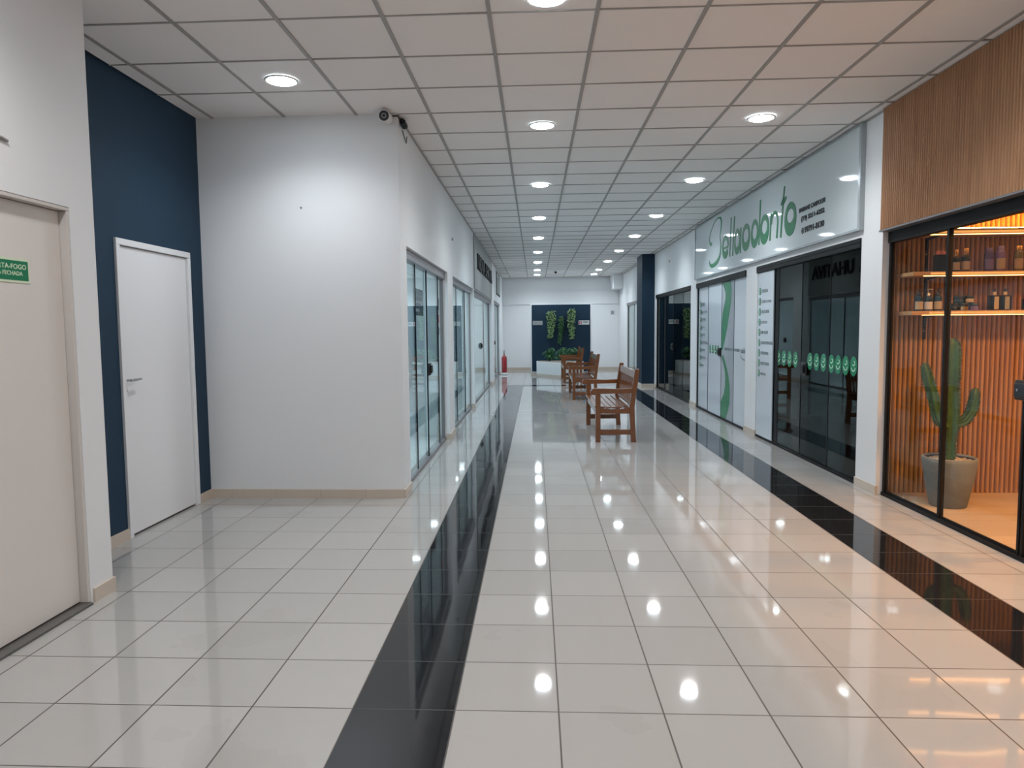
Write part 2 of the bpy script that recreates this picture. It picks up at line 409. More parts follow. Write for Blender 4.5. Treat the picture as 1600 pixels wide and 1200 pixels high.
# ------------------------------------------------------------------ blue wall with white door
D2a, D2b, D2h = 4.83, 5.86, 2.125
m = MB()
m.box(PW, XBL-.15, XBL, 3.6, D2a+.03, 0, CEIL+.02); m.box(PW, XBL-.15, XBL, D2b-.03, YW+.1, 0, CEIL+.02)
m.box(PW, XBL-.15, XBL, D2a+.03, D2b-.03, D2h-.03, CEIL+.02)
tag(m.build('wall_blue', M['blue']), kind='structure', label='dark blue painted wall of the left recess')
d2 = thing('door_2', (XBL, D2a, 0), 'plain white door with lever handle in the dark blue wall', kind='structure')
m = MB()
for a, b in ((D2a, D2a+.045), (D2b-.045, D2b)): m.box(PW, XBL-.13, XBL+.018, a, b, 0, D2h-.046)
m.box(PW, XBL-.13, XBL+.018, D2a, D2b, D2h-.045, D2h)
m.build('door_frame', M['door'], d2, .003)
leaf2 = slab('door_leaf', PW, XBL-.035, XBL-.002, D2a+.048, D2b-.048, .016, D2h-.05, M['door'], d2, .003)
slab('door_gap', PW, XBL-.13, XBL-.04, D2a+.045, D2b-.045, 0, D2h-.045, M['gap'], d2)
m = MB(); hx = XBL
m.tube([(hx-.002, 4.885, 1.13), (hx+.045, 4.885, 1.13)], .009, 10)
m.tube([(hx+.045, 4.876, 1.13), (hx+.047, 4.93, 1.131), (hx+.045, 5.01, 1.133)], [.010, .010, .007], 10)
m.build('lever_handle', M['steel'], leaf2)
m = MB(); m.tube([(hx-.002, 4.885, 1.055), (hx+.006, 4.885, 1.055)], .014, 14); m.build('keyhole_escutcheon', M['steel'], leaf2)
m = MB(); m.box(PW, XBL, XBL+.012, 3.87, D2a, 0, .078)
m.box(PW, XBL, XBL+.012, D2b, YW-.012, 0, .078)
tag(m.build('baseboard_blue', M['beige']), kind='structure')

# ------------------------------------------------------------------ white wall facing the camera
m = MB(); m.box(PC, XBL-.05, FACE_L, YW, YW+.15, 0, CEIL+.02)
tag(m.build('wall_middle', M['wall']), kind='structure', label='white wall between the blue recess and the left shop fronts')
m = MB(); xa = XBL; xe = cx(FACE_L, YW)+.012
xe = cx(FACE_L, YW); js = [XBL]+[GXX for GXX in (-2.79, -2.39, -1.99, -1.59)]+[xe]
for a, b in zip(js[:-1], js[1:]): m.box(PW, a+.0012, b-.0012, YW-.012, YW, 0, .078)
m.box(PW, XBL, xe-.002, YW-.010, YW, 0, .076, 1)
tag(m.build('baseboard_middle', [M['beige'], M['joint']]), kind='structure')
m = MB(); m.tube([(-2.09, YW, 2.52), (-2.09, YW-.012, 2.52)], .006, 8)
tag(m.build('wall_plug', M['alu']), 'tiny grey wall plug in the middle of the wide white wall', 'wall plug')

# ------------------------------------------------------------------ corridor walls
# left: solid pieces between openings
HL = 2.22
SF1, SF2, SF3, SF4 = (6.40, 9.40), (10.0, 13.28), (13.46, 18.85), (19.9, 23.2)
def wall_with_openings(name, P, s0, s1, ops, depth, label):
    m = MB(); a = s0
    for o0, o1, h in ops:
        if o0 > a: m.box(P, a, o0, 0, depth, 0, CEIL+.02)
        m.box(P, o0, o1, 0, depth, h, CEIL+.02); a = o1
    m.box(P, a, s1, 0, depth, 0, CEIL+.02)
    return tag(m.build(name, M['wall']), kind='structure', label=label)
wl = wall_with_openings('wall_corridor_left', PL, YW+.15, YE, [(*SF1, HL), (*SF2, HL), (*SF3, HL), (*SF4, 2.28)], .16, 'white corridor wall with four glass shop fronts on the left')
m = MB()
for a, b in ((YW-.012, SF1[0]), (SF1[1], SF2[0]), (SF2[1], SF3[0]), (SF3[1], SF4[0]), (SF4[1], YE)):
    m.box(PL, a, b, -.012, 0, 0, .078)
    if a > YW: m.box(PL, a-.012, a-.0005, -.012, .05, 0, .078)
tag(m.build('baseboard_corridor_left', M['beige']), kind='structure')
SH_, R2, R3, R4, R5 = (2.2, 6.19), (6.66, 9.68), (10.18, 13.24), (13.74, 17.6), (20.9, 23.1)
HR = 2.26
wr = wall_with_openings('wall_corridor_right', PR, R2[0], YE, [(*R2, HR), (*R3, HR), (*R4, HR), (*R5, HR)], .16, 'white corridor wall with the dental clinic and other shop fronts on the right')
m = MB(); m.box(PR, 6.265, R2[0], 0, .08, 0, CEIL+.02); m.box(PR, 6.36, R2[0], .08, .16, 0, CEIL+.02)
tag(m.build('wall_pier_right', M['wall']), kind='structure')
m = MB()
for a, b in ((6.265, R2[0]), (R2[1], R3[0]), (R3[1], R4[0]), (R4[1], 17.8), (18.8, R5[0]), (R5[1], YE)):
    m.box(PR, a, b, -.012, 0, 0, .078); m.box(PR, a-.012, a-.0005, -.012, .012, 0, .078)
tag(m.build('baseboard_corridor_right', M['beige']), kind='structure')
# blue column
slab('column', PC, 2.55, FACE_R, 17.85, 18.75, 0, CEIL, M['navy'], kind='structure', label='navy blue square column against the right wall')
m = MB(); m.box(PC, 2.538, FACE_R-.013, 17.838, 17.85, 0, .078); m.box(PC, 2.538, 2.55, 17.851, 18.75, 0, .078)
tag(m.build('baseboard_column', M['beige']), kind='structure')
# end wall
m = MB(); m.box(PC, -1.5, 3.2, YE, YE+.15, 0, CEIL+.02)
m.box(PC, -1.24, 2.85, YE-.035, YE, 2.33, 2.80)
m.box(PC, 2.55, 2.85, YE-1.2, YE-.001, 2.80, CEIL)
tag(m.build('wall_end', M['wall']), kind='structure', label='white wall closing the far end of the corridor')
m = MB(); m.box(PC, -1.24, 2.85, YE-.012, YE, 0, .10)
tag(m.build('baseboard_end', M['beige']), kind='structure')
# wall behind the camera and outer shell
m = MB(); m.box(PW, -2.6, 3.2, YB-.1, YB, 0, CEIL+.02)
tag(m.build('wall_back', M['wall']), kind='structure')

# ------------------------------------------------------------------ dark / light shop interiors
def interior(name, P, s0, s1, dep, mat, h=2.75, d0=.165, label=None):
    m = MB(); t = .05
    m.box(P, s0, s1, dep, dep+t, 0, h); m.box(P, s0-t, s0, d0, dep+t, 0, h); m.box(P, s1, s1+t, d0, dep+t, 0, h)
    m.box(P, s0-t, s1+t, d0, dep+t, h, h+t); m.box(P, s0-t, s1+t, d0, dep+t, .001, .004)
    return tag(m.build(name, mat), kind='structure', label=label)
interior('wall_shop_left_front', PL, 6.33, 9.65, 3.0, M['shoplight'])
interior('wall_shop_left_second', PL, 9.8, 13.3, 3.0, M['shoplight'])
interior('wall_shop_left_third', PL, 13.42, 19.2, 3.0, M['shoplight'])
interior('wall_shop_left_fourth', PL, 19.4, 24.2, 3.0, M['shoplight'])
interior('wall_clinic', PR, 6.6, 13.4, 3.5, M['shopdark'])
interior('wall_shop_right_far', PR, 13.6, 17.9, 3.0, M['shopdark'])
interior('wall_shop_right_last', PR, 20.8, 24.3, 3.0, M['shoplight'])

# ------------------------------------------------------------------ glass shop fronts
def handle(P, s, z, d, parent, side=1):
    m = MB()
    m.box(P, s-.075, s+.075, d-.022, d-.001, z-.07, z+.07)
    m.box(P, s-.05, s+.05, d-.045, d-.022, z-.045, z+.045)
    m.build('lock_handle', M['blackp'], parent, .006)
def shopfront(name, P, s0, s1, h, seams, gd, gmat, head, hmat, label, cat=None, thick=(), vinyl=(), headm=None, hand=None, group=None):
    """sliding glass front: header, floor track, glass leaves between seams; returns root and leaves"""
    root = thing(name, P(s0, gd, 0), label, kind='structure')
    m = MB(); m.box(P, s0, s1, gd-.035, gd+.05, h-head, h); m.box(P, s0, s1, gd-.04, gd-.035, h-head*.45, h-head*.35)
    m.build('header_track', hmat, root)
    m = MB(); m.box(P, s0, s1, gd-.02, gd+.04, 0.004, .03); m.build('floor_track', hmat, root)
    ed = [s0]+list(seams)+[s1]; leaves = []
    for i in range(len(ed)-1):
        off = .016 if i % 2 else 0
        m = MB(); m.box(P, ed[i]+.003, ed[i+1]-.003+(.02 if i < len(ed)-2 else 0), gd+off, gd+off+.008, .025, h-head+.005)
        g = m.build('glass_leaf', M['vinyl'] if i in vinyl else gmat, root); leaves.append(g)
    for i, s in enumerate(seams):
        wdt = (.12 if gmat is M['glassR'] else .022) if i in thick else .009
        m = MB(); m.box(P, s-wdt/2, s+wdt/2, gd-.004, gd+.012, .028, h-head)
        m.build('edge_profile', M['black'] if (i in thick or gmat is M['glassR']) else M['alu'] if False else M['black'], root)
    for s in (s0+.01, s1-.01):
        m = MB(); m.box(P, s-.01, s+.01, gd-.006, gd+.03, .028, h-head); m.build('side_channel', hmat, root)
    if hand: handle(P, hand[0], hand[1], gd, root)
    return root, leaves
r1, l1 = shopfront('door_3', PL, *SF1, HL, (7.24, 8.0, 8.92), .07, M['glassL'], .09, M['alu'], 'nearest sliding glass shop front on the left wall', thick=(2,), hand=(8.06, 1.02))
r2, l2 = shopfront('door_4', PL, *SF2, HL, (11.0, 12.3), .07, M['glassL'], .09, M['alu'], 'second sliding glass shop front on the left wall', thick=(1,))
r3, l3 = shopfront('door_5', PL, *SF3, HL, (16.8,), .07, M['glassL'], .09, M['alu'], 'glass shop front under the grey fascia on the left wall', thick=(0,), hand=(15.85, 1.1))
r4, l4 = shopfront('door_6', PL, *SF4, 2.28, (21.5,), .05, M['glassL'], .075, M['alu'], 'farthest glass shop front on the left wall, before the extinguisher', thick=(0,), hand=(20.6, 1.08))
r6, l6 = shopfront('door_7', PR, *R2, HR, (8.93, 8.12, 7.36), .02, M['glassR'], .085, M['black'], 'dark glass front of the dental clinic with green smile stickers', thick=(0,), vinyl=(), hand=(8.0, 1.0))
r7, l7 = shopfront('door_8', PR, *R3, HR, (12.42, 11.55, 10.83), .02, M['vinyl'], .085, M['black'], 'white vinyl-covered front of the dental clinic with green ribbon graphic', thick=(2,) if False else (0,), vinyl=(0, 1, 2, 3), hand=(11.62, 1.07))
r8, l8 = shopfront('door_9', PR, *R4, HR, (16.5, 15.5, 14.5), .02, M['glassR'], .085, M['black'], 'dark glass front between the dental clinic and the navy column', thick=(0,), hand=(15.55, 1.06))
r9, l9 = shopfront('door_10', PR, *R5, HR, (21.6,), .02, M['glassL'], .085, M['alu'], 'last glass front on the right, beyond the navy column', thick=(0,))
# fill panels added inside the left shops to brighten their glass
for i, (sa, sb, wh) in enumerate(((7.2, 8.8, 'nearest'), (10.8, 12.4, 'second'), (15.2, 17.4, 'third'), (20.8, 22.6, 'farthest'))):
    t = thing('shop_ceiling_light', PL((sa+sb)/2, 1.5, 2.74), 'flat ceiling light inside the '+wh+' shop on the left, hidden above its glass front', 'ceiling light')
    slab('light_frame', PL, sa-.03, sb+.03, 1.17, 1.83, 2.725, 2.745, M['trim'], t)
    slab('light_panel', PL, sa, sb, 1.2, 1.8, 2.718, 2.724, emit('shop_panel_glow_%s' % wh, (.70, .86, 1.0), 10.5), t)
# transom window over the last left front
wn = thing('window_1', PL(21.2, 0, 2.5), 'narrow transom window high on the left wall near its far end', kind='structure')
slab('window_frame', PL, 21.2, 23.3, -.012, .004, 2.5, 3.2, M['black'], wn)
slab('window_pane', PL, 21.35, 23.2, -.016, -.012, 2.55, 3.15, M['glassL'], wn)
# clinic: white strip panel on the first leaf of the dark front
vp = slab('vinyl_panel', PR, 9.03, 9.655, .001, .014, .035, HR-.09, M['vinyl'], r6)

WORDS = ['CIRURGIA', 'CLÍNICA GERAL', 'ENDODONTIA', 'ESTÉTICA', 'IMPLANTES', 'ODONTOPEDIATRIA', 'ORTODONTIA', 'PERIODONTIA', 'PRÓTESE']
def icon_list(P, s, d, parent, ztop, zbot, wper):
    for i, wd in enumerate(WORDS):
        z = ztop+(zbot-ztop)*i/8
        m = MB(); disc(m, P, s, z, .045, .05, d-.002, d-.0002); ic = m.build('service_icon', M['iconc'], parent)
        m = MB(); ring(m, P, s, z+.008, .022, .024, .007, d-.004, d-.002, n=10); m.box(P, s-.008, s+.008, d-.004, d-.002, z-.035, z-.012)
        m.build('tooth_mark', M['ltgreen'], ic)
        m = MB(); wall_text(m, wd, P, s-.075, s-.075-wper*len(wd), z-.021, z+.021, d-.002, .0015, .01)
        m.build('service_name', M['prtext'], parent)
icon_list(PR, 9.56, .001, vp, 1.93, .86, .030)
icon_list(PR, 13.02, .02, l7[3] if False else l7[-1], 1.88, .80, .030)
def smile(P, s, z, d, parent, r=.075):
    m = MB(); disc(m, P, s, z, r, r*1.25, d-.002, d-.0003); st = m.build('smile_sticker', M['green'], parent)
    m = MB()
    ring(m, P, s, z-.002, r*.62, r*.62, .009, d-.0035, d-.002, n=12, a0=math.pi*1.08, a1=math.pi*1.92)
    pts = [(s+.018, z+.012), (s-.012, z+.008), (s-.03, z+.02), (s-.028, z+.042), (s-.012, z+.048)]
    stroke(m, P, pts, .009, d-.0035, d-.002)
    m.build('smile_print', M['ltgreen'], st)
for s in (8.86, 8.67, 8.48, 8.29, 7.86, 7.68, 7.50, 7.30, 7.14, 6.97, 6.80):
    smile(PR, s, 1.09 + (8.9-s)*.0, .02, l6[0])
for s in (12.27, 12.09, 11.91, 11.74): smile(PR, s, 1.10, .02, l7[-2], .06)
m = MB()
UP = [(11.54, 2.17), (11.40, 2.07), (11.33, 1.99), (11.33, 1.91), (11.41, 1.79), (11.49, 1.68), (11.53, 1.55), (11.54, 1.34), (11.54, 1.11), (11.47, 1.11), (11.35, 1.26), (11.21, 1.47), (11.08, 1.73), (11.03, 1.85), (11.01, 1.92), (11.0, 2.01), (11.02, 2.09), (11.08, 2.17)]
LO = [(11.51, .99), (11.41, .89), (11.31, .78), (11.28, .66), (11.3, .54), (11.37, .41), (11.54, .27), (11.54, .035), (11.38, .035), (11.24, .04), (11.11, .17), (11.04, .3), (11.02, .44), (11.03, .56), (11.1, .71), (11.22, .84), (11.42, 1.03)]
m.poly(PR, UP, .017, .0198); m.poly(PR, LO, .017, .0198)
m.build('green_ribbon_graphic', M['green'], l7[1])
m = MB(); wall_text(m, 'CUIDANDO DO SEU SORRISO', PR, 11.36, 10.50, 1.105, 1.15, .0175, .0015, .01)
wall_text(m, 'saúde', PR, 10.46, 10.22, 1.09, 1.17, .0175, .0015, .012)
stroke(m, PR, [(10.50, 1.06), (10.42, 1.02), (10.33, 1.0), (10.22, 1.0)], [.006, .012, .016, .01], .017, .0195)
m.build('slogan_print', M['prtext'], l7[0])
# header strip thin curve bookings: paper notices inside the first left shop
m = MB(); m.box(PL, 7.25, 7.85, .086, .089, 1.62, 1.90)
ps = m.build('window_poster', M['poster'], l1[1])
m = MB(); 
for k in range(4): m.box(PL, 7.32, 7.78-.07*k, .083, .0855, 1.84-.06*k, 1.87-.06*k)
m.build('poster_print', pbr('poster_pale_print', (.15, .22, .26), .5), ps)
for z0, z1, mt in ((1.72, 1.86, 'poster'), (1.56, 1.66, 'redp'), (1.40, 1.50, 'poster')):
    m = MB(); m.box(PL, 8.95, 9.15, .086, .089, z0-.02, z1+.02); pp = m.build('window_notice', M['paper'], l1[3])
    m = MB(); m.box(PL, 8.98, 9.12, .083, .0855, z0, z1); m.build('notice_print', M[mt], pp)

# ------------------------------------------------------------------ fascia signs
sgn = thing('fascia_sign', PR(9.9, -.035, 2.33), 'long glossy white dental clinic sign with green lettering above the glass fronts', 'sign')
slab('sign_board', PR, 6.66, 13.22, -.035, -.001, 2.345, 3.25, M['signb'], sgn)
m = MB()
for a, b, c, d in ((6.62, 13.25, 2.325, 2.345), (6.62, 13.25, 3.25, 3.268)): m.box(PR, a, b, -.045, -.001, c, d)
for a, b in ((6.62, 6.66), (13.22, 13.25)): m.box(PR, a, b, -.045, -.001, 2.345, 3.25)
m.build('edge_frame', M['signfr'], sgn)
m = MB(); e0, e1 = -.039, -.0352; board = [c_ for c_ in sgn.children if c_.name.startswith('sign_board')][0]
BP = [(12.02, 2.84), (12.11, 2.835), (12.17, 2.87), (12.19, 2.94), (12.12, 3.02), (12.03, 3.08), (11.92, 3.14), (11.8, 3.18), (11.67, 3.20), (11.57, 3.195), (11.47, 3.17), (11.43, 3.11), (11.43, 3.05), (11.47, 2.97), (11.51, 2.89), (11.47, 2.80), (11.45, 2.72), (11.46, 2.64), (11.52, 2.57), (11.63, 2.52), (11.76, 2.49), (11.9, 2.475), (12.02, 2.475), (12.12, 2.50), (12.17, 2.55), (12.17, 2.58)]
BW = [.05, .055, .05, .035, .02, .016, .014, .014, .016, .024, .05, .06, .055, .04, .02, .03, .05, .065, .07, .075, .075, .07, .06, .05, .03, .01]
stroke(m, PR, BP, BW, e0, e1); m.build('initial_letter', M['signg'], board); m = MB()
def ell(l, r, t, b): return (l+r)/2, (t+b)/2, abs(l-r)/2, abs(t-b)/2
def letter_o(l, r, t, b, th, low): m_ = ell(l, r, t, b); ring(m, PR, *m_, th, e0, e1, low)
# e
ca, cz, ra, rz = ell(11.36, 10.99, 2.87, 2.51)
def arc(ca, cz, ra, rz, t, a0, a1, low=0, n=24):
    # angles in reading frame (0 = reading right, 90 = up)
    for k in range(n):
        q = []
        A, B = a0+(a1-a0)*k/n, a0+(a1-a0)*(k+1)/n
        for th in (A, B): q.append((ca-ra*math.cos(th), cz+rz*math.sin(th)))
        for th in (B, A): q.append((ca-(ra-t)*math.cos(th), cz+low/2+(rz-t-low/2)*math.sin(th)))
        m.poly(PR, q, e0, e1)
arc(ca, cz, ra, rz, .065, 0, math.pi*1.82, .045)
m.poly(PR, [(11.32, 2.695), (11.01, 2.695), (11.01, 2.665), (11.32, 2.665)], e0, e1)
stroke(m, PR, [(10.87, 3.09), (10.92, 2.52)], .045, e0, e1); stroke(m, PR, [(10.69, 3.08), (10.77, 2.515)], .045, e0, e1)
letter_o(10.69, 10.38, 2.88, 2.51, .06, .045); stroke(m, PR, [(10.36, 2.87), (10.37, 2.51)], .05, e0, e1)
letter_o(10.30, 9.92, 2.89, 2.515, .068, .05)
letter_o(9.88, 9.55, 2.89, 2.51, .068, .05); stroke(m, PR, [(9.49, 3.10), (9.53, 2.53)], .05, e0, e1)
letter_o(9.49, 9.13, 2.89, 2.51, .075, .06)
stroke(m, PR, [(9.06, 2.86), (9.09, 2.53)], .05, e0, e1)
arc(8.93, 2.72, .14, .15, .045, 0, math.pi); stroke(m, PR, [(8.81, 2.73), (8.84, 2.53)], .05, e0, e1)
stroke(m, PR, [(8.60, 3.10), (8.63, 2.95), (8.67, 2.75), (8.70, 2.52)], [.035, .045, .05, .05], e0, e1)
m.poly(PR, [(8.73, 2.90), (8.66, 2.965), (8.52, 2.975), (8.54, 2.935), (8.62, 2.89)], e0, e1)
letter_o(8.58, 8.20, 2.885, 2.50, .08, .07)
m.build('green_lettering', M['signg'], board)
m = MB()
wall_text(m, 'MARIANE CAMPOLIM', PR, 8.12, 7.41, 2.712, 2.762, e0, .003, .05); m.build('name_line', M['signblk'], board); m = MB()
wall_text(m, '(19) 3211-6252', PR, 8.05, 7.42, 2.598, 2.665, e0, .003, .05); m.build('phone_line', M['signblk'], board); m = MB()
wall_text(m, '99791-8130', PR, 7.95, 7.42, 2.474, 2.540, e0, .003, .05); m.build('mobile_line', M['signblk'], board); m = MB()
ring(m, PR, 8.0, 2.507, .033, .034, .008, e0, e1, n=14)
stroke(m, PR, [(8.012, 2.52), (8.008, 2.503), (7.993, 2.493)], .009, e0, e1)
m.build('phone_icon', M['signblk'], board)

fl = thing('grey_fascia', PL(16, -.02, 2.25), 'grey fascia panel with dark capital letters above the third left shop front', 'sign')
slab('fascia_board', PL, 13.44, 18.80, -.02, -.001, HL+.02, CEIL-.015, M['fascia'], fl)
m = MB(); wall_text(m, 'NOVA', PL, 14.07, 15.88, 2.64, 2.96, -.045, .02, .02); m.build('first_word', M['signblk'], fl); m = MB(); wall_text(m, 'UHATIVA', PL, 16.16, 18.55, 2.64, 2.96, -.045, .02, .02)
m.build('second_word', M['signblk'], fl)

# ------------------------------------------------------------------ downlights
def make_downlight():
    t = thing('recessed_downlight', (0, 0, CEIL))
    m = MB(); m.lathe((0, 0, CEIL), [(.105, -.001), (.118, -.001), (.120, -.006), (.112, -.012), (.101, -.010), (.098, .0)], 32); m.build('trim_ring', M['trim'], t)
    m = MB(); m.lathe((0, 0, CEIL), [(.100, -.004), (.094, -.013), (.075, -.019), (.04, -.023), (.001, -.024)], 32); m.build('diffuser', M['bulb'], t)
    return t
dl = make_downlight(); first = True
NTH = ['nearest', 'second', 'third', 'fourth', 'fifth', 'sixth', 'seventh', 'eighth', 'ninth']
spots = [(-.02, y, f'round ceiling downlight in the row above the corridor middle, {NTH[i]} from the camera', COOL if i > 2 else (MIDC if i else NEUTRAL)) for i, y in enumerate((4.05, 6.51, 9.15, 11.85, 14.42, 17.05, 19.67, 22.2, 24.1))]
spots += [(1.88, y, f'round ceiling downlight in the row nearer the right wall, {NTH[i]} from the camera', COOL if i > 1 else MIDC) for i, y in enumerate((6.44, 9.05, 11.8, 14.35, 17.0, 19.6, 22.3, 24.1))]
spots += [(-1.92, 5.22, 'round ceiling downlight over the left recess, in front of the white wall', (.66, .83, 1.0))]
spots += [(-.02, 1.4, 'round ceiling downlight of the middle row straight above the camera, outside the picture', NEUTRAL), (1.88, 3.8, 'round ceiling downlight of the right-hand row just above the picture, by the slatted fascia', NEUTRAL), (1.88, 1.2, 'round ceiling downlight of the right-hand row beside the camera, outside the picture', NEUTRAL), (-.02, -1.3, 'round ceiling downlight of the middle row behind the camera', NEUTRAL), (1.88, -1.4, 'round ceiling downlight of the right-hand row behind the camera', NEUTRAL), (-1.9, 2.4, 'round ceiling downlight in front of the fire door, outside the picture', NEUTRAL)]
for x, y, lab, col in spots:
    o = dl if first else copy_tree(dl)
    first = False
    o.location = PC(x, y, CEIL)
    tag(o, lab, 'ceiling light', 'ceiling downlights')
    l = lamp('SPOT', 'downlight_beam', (0, 0, -.05), LAMP_W*(.78 if x < -1 and y > 4 else 1.0), col, o, spot_size=math.radians(150), spot_blend=.75, shadow_soft_size=.095)

# ------------------------------------------------------------------ benches
def make_bench():
    t = thing('wooden_bench', (0, 0, 0))
    L = 1.72; W = M['wood']; P = PW
    for y0 in (0, L-.055):
        m = MB(); m.box(P, 0, .066, y0, y0+.055, 0, .635); m.build('front_leg', W, t, .004)
        m = MB()
        m.quadbar([(.455, 0), (.522, 0), (.505, .30), (.500, .46), (.520, .62), (.565, .935), (.555, .945), (.512, .945), (.503, .93), (.46, .64), (.437, .46), (.440, .30)], P, y0, y0+.055)
        m.build('back_post', W, t, .003)
        m = MB(); m.quadbar([(-.06, .632), (-.045, .625), (-.01, .628), (.465, .635), (.475, .700), (.30, .690), (.02, .700), (-.035, .695), (-.062, .665)], P, y0-.008, y0+.063); m.build('armrest', W, t, .004)
        m = MB(); m.quadbar([(.066, .37), (.44, .37), (.44, .455), (.33, .432), (.2, .428), (.066, .445)], P, y0+.008, y0+.047); m.build('side_rail', W, t, .003)
        m = MB(); m.box(P, .066, .457, y0+.012, y0+.044, .098, .165); m.build('stretcher', W, t, .003)
    m = MB(); m.box(P, .012, .045, .055, L-.055, .36, .435); m.build('front_rail', W, t, .003)
    m = MB(); m.box(P, .44, .475, .055, L-.055, .37, .43); m.build('rear_rail', W, t, .003)
    for k in range(6):
        x0 = -.008+k*.074; z = (.452, .444, .437, .436, .441, .450)[k]
        m = MB(); m.box(P, x0, x0+.063, .0 if k == 0 and False else .056, L-.056, z-.004, z+.016); m.build('seat_slat', W, t, .004)
    def bx(z): return .463+(z-.46)*.115
    m = MB(); m.quadbar([(bx(.83)-.005, .82), (bx(.83)+.032, .82), (bx(.92)+.032, .915), (bx(.92)-.005, .915)], P, .055, L-.055); m.build('top_rail', W, t, .004)
    m = MB(); m.quadbar([(bx(.47)-.003, .462), (bx(.47)+.026, .462), (bx(.50)+.026, .497), (bx(.50)-.003, .497)], P, .055, L-.055); m.build('lower_back_rail', W, t, .003)
    n = 16
    for k in range(n):
        yc = .055+(L-.11)*(k+.5)/n
        m = MB(); m.quadbar([(bx(.50)+.006, .49), (bx(.50)+.020, .49), (bx(.83)+.020, .825), (bx(.83)+.006, .825)], P, yc-.019, yc+.019); m.build('back_slat', W, t)
    return t
b = make_bench()
for i, (x, y, lab) in enumerate(((.672, 9.13, 'reddish wooden garden bench nearest the camera, standing mid corridor'),
                                 (.662, 14.62, 'reddish wooden bench in the middle of the row, behind the nearest one'),
                                 (.66, 19.25, 'reddish wooden bench farthest away, in front of the white planter'))):
    o = b if i == 0 else copy_tree(b)
    o.location = PC(x, y, 0); o.rotation_euler = (0, 0, -SH); tag(o, lab, 'bench', 'benches along the corridor middle')

# ------------------------------------------------------------------ end feature: blue panel, plants, planter, signs
YP = 22.9
fp = thing('partition_panel', PC(.7, YP, 0), 'navy blue freestanding panel at the corridor end behind the plants', 'partition')
slab('panel_core', PC, -.24, 1.70, YP, YP+.30, .0, 2.27, M['wall'], fp)
slab('blue_face', PC, -.205, 1.665, YP-.012, YP-.001, .10, 2.235, M['navy'], fp)
slab('panel_skirting', PC, -.24, 1.70, YP-.02, YP-.001, 0, .075, M['beige'], fp)
def leaf_quad(mb, p, d, up, ln, wd):
    d = d.normalized(); s = d.cross(up).normalized(); u = s.cross(d)
    a = p; b_ = p+d*ln*.5+s*wd*.5+u*.006; c = p+d*ln-u*ln*.15; e = p+d*ln*.5-s*wd*.5+u*.006; mid = p+d*ln*.5-u*.006
    mb.add([a, b_, c, e, mid], [(0, 1, 4), (1, 2, 4), (2, 3, 4), (3, 0, 4)])
def hanging(cxp, zt, zb, wd, mat, lab, seed, y=YP-.06, n=330, shape=None):
    rr = random.Random(seed); t = thing('hanging_plant', PC(cxp, y, zt), lab, 'plant', 'trailing plants on the blue panel')
    m = MB(); m.box(PC, cxp-.05, cxp+.05, y-.035, y+.046, zt-.10, zt-.02); m.build('wall_planter', M['stem'], t)
    m = MB()
    for k in range(5):
        x = cxp+rr.uniform(-.3, .3)*wd; zz = zb+rr.uniform(0, .3)*(zt-zb)
        m.tube([PC(cxp+(x-cxp)*.3, y, zt-.05), PC(x, y-.05, (zt+zz)/2), PC(x+rr.uniform(-.03, .03), y-.03, zz)], .004, 5)
    m.build('stems', M['stem'], t)
    m = MB()
    for k in range(n):
        q = rr.random(); z = zt-q*(zt-zb)
        off = shape(q) if shape else 0
        w_ = wd*(.55+.45*math.sin(math.pi*min(1, .25+q*.9)))
        x = cxp+off+rr.uniform(-.5, .5)*w_
        p = PC(x, y-rr.uniform(-.01, .11), z)
        d = Vector((rr.uniform(-.8, .8), rr.uniform(-.9, .1), rr.uniform(-1.0, .25)))
        leaf_quad(m, p, d, Vector((rr.uniform(-.3, .3), -1, .6)), rr.uniform(.042, .07), rr.uniform(.026, .042))
    m.build('leaves', mat, t)
hanging(.42, 2.04, 1.18, .27, M['leaf'], 'pale green hanging vine on the left of the navy panel', 1, shape=lambda q: -.04*q)
hanging(.745, 1.86, .98, .16, M['leafd'], 'dark green hanging vine in the middle of the navy panel', 2, n=240, shape=lambda q: -.07*q)
hanging(1.08, 2.10, 1.16, .25, M['leaf'], 'pale green hanging vine on the right of the navy panel', 3, shape=lambda q: -.03*math.sin(q*3))
for x0, x1, lab, mt in ((-.17, .14, 'small faded grey plate on the left edge of the navy panel', 'fascia'), (1.29, 1.63, 'small white and red plate on the right edge of the navy panel', 'paper')):
    t = thing('wall_plate', PC((x0+x1)/2, YP-.013, 1.66), lab, 'sign')
    slab('plate', PC, x0, x1, YP-.022, YP-.013, 1.59, 1.725, M[mt], t)
    m = MB()
    if mt == 'paper':
        m.box(PC, x0+.02, x0+.05, YP-.026, YP-.0222, 1.61, 1.705); m.box(PC, x0+.07, x0+.10, YP-.026, YP-.0222, 1.61, 1.705)
        m.build('red_marks', M['redp'], t); m = MB(); m.box(PC, x0+.14, x0+.30, YP-.026, YP-.0222, 1.64, 1.70); m.build('grey_marks', M['fascia'], t)
    else:
        m.box(PC, x0+.03, x0+.12, YP-.026, YP-.0222, 1.62, 1.69); m.build('pale_marks', M['signfr'], t)
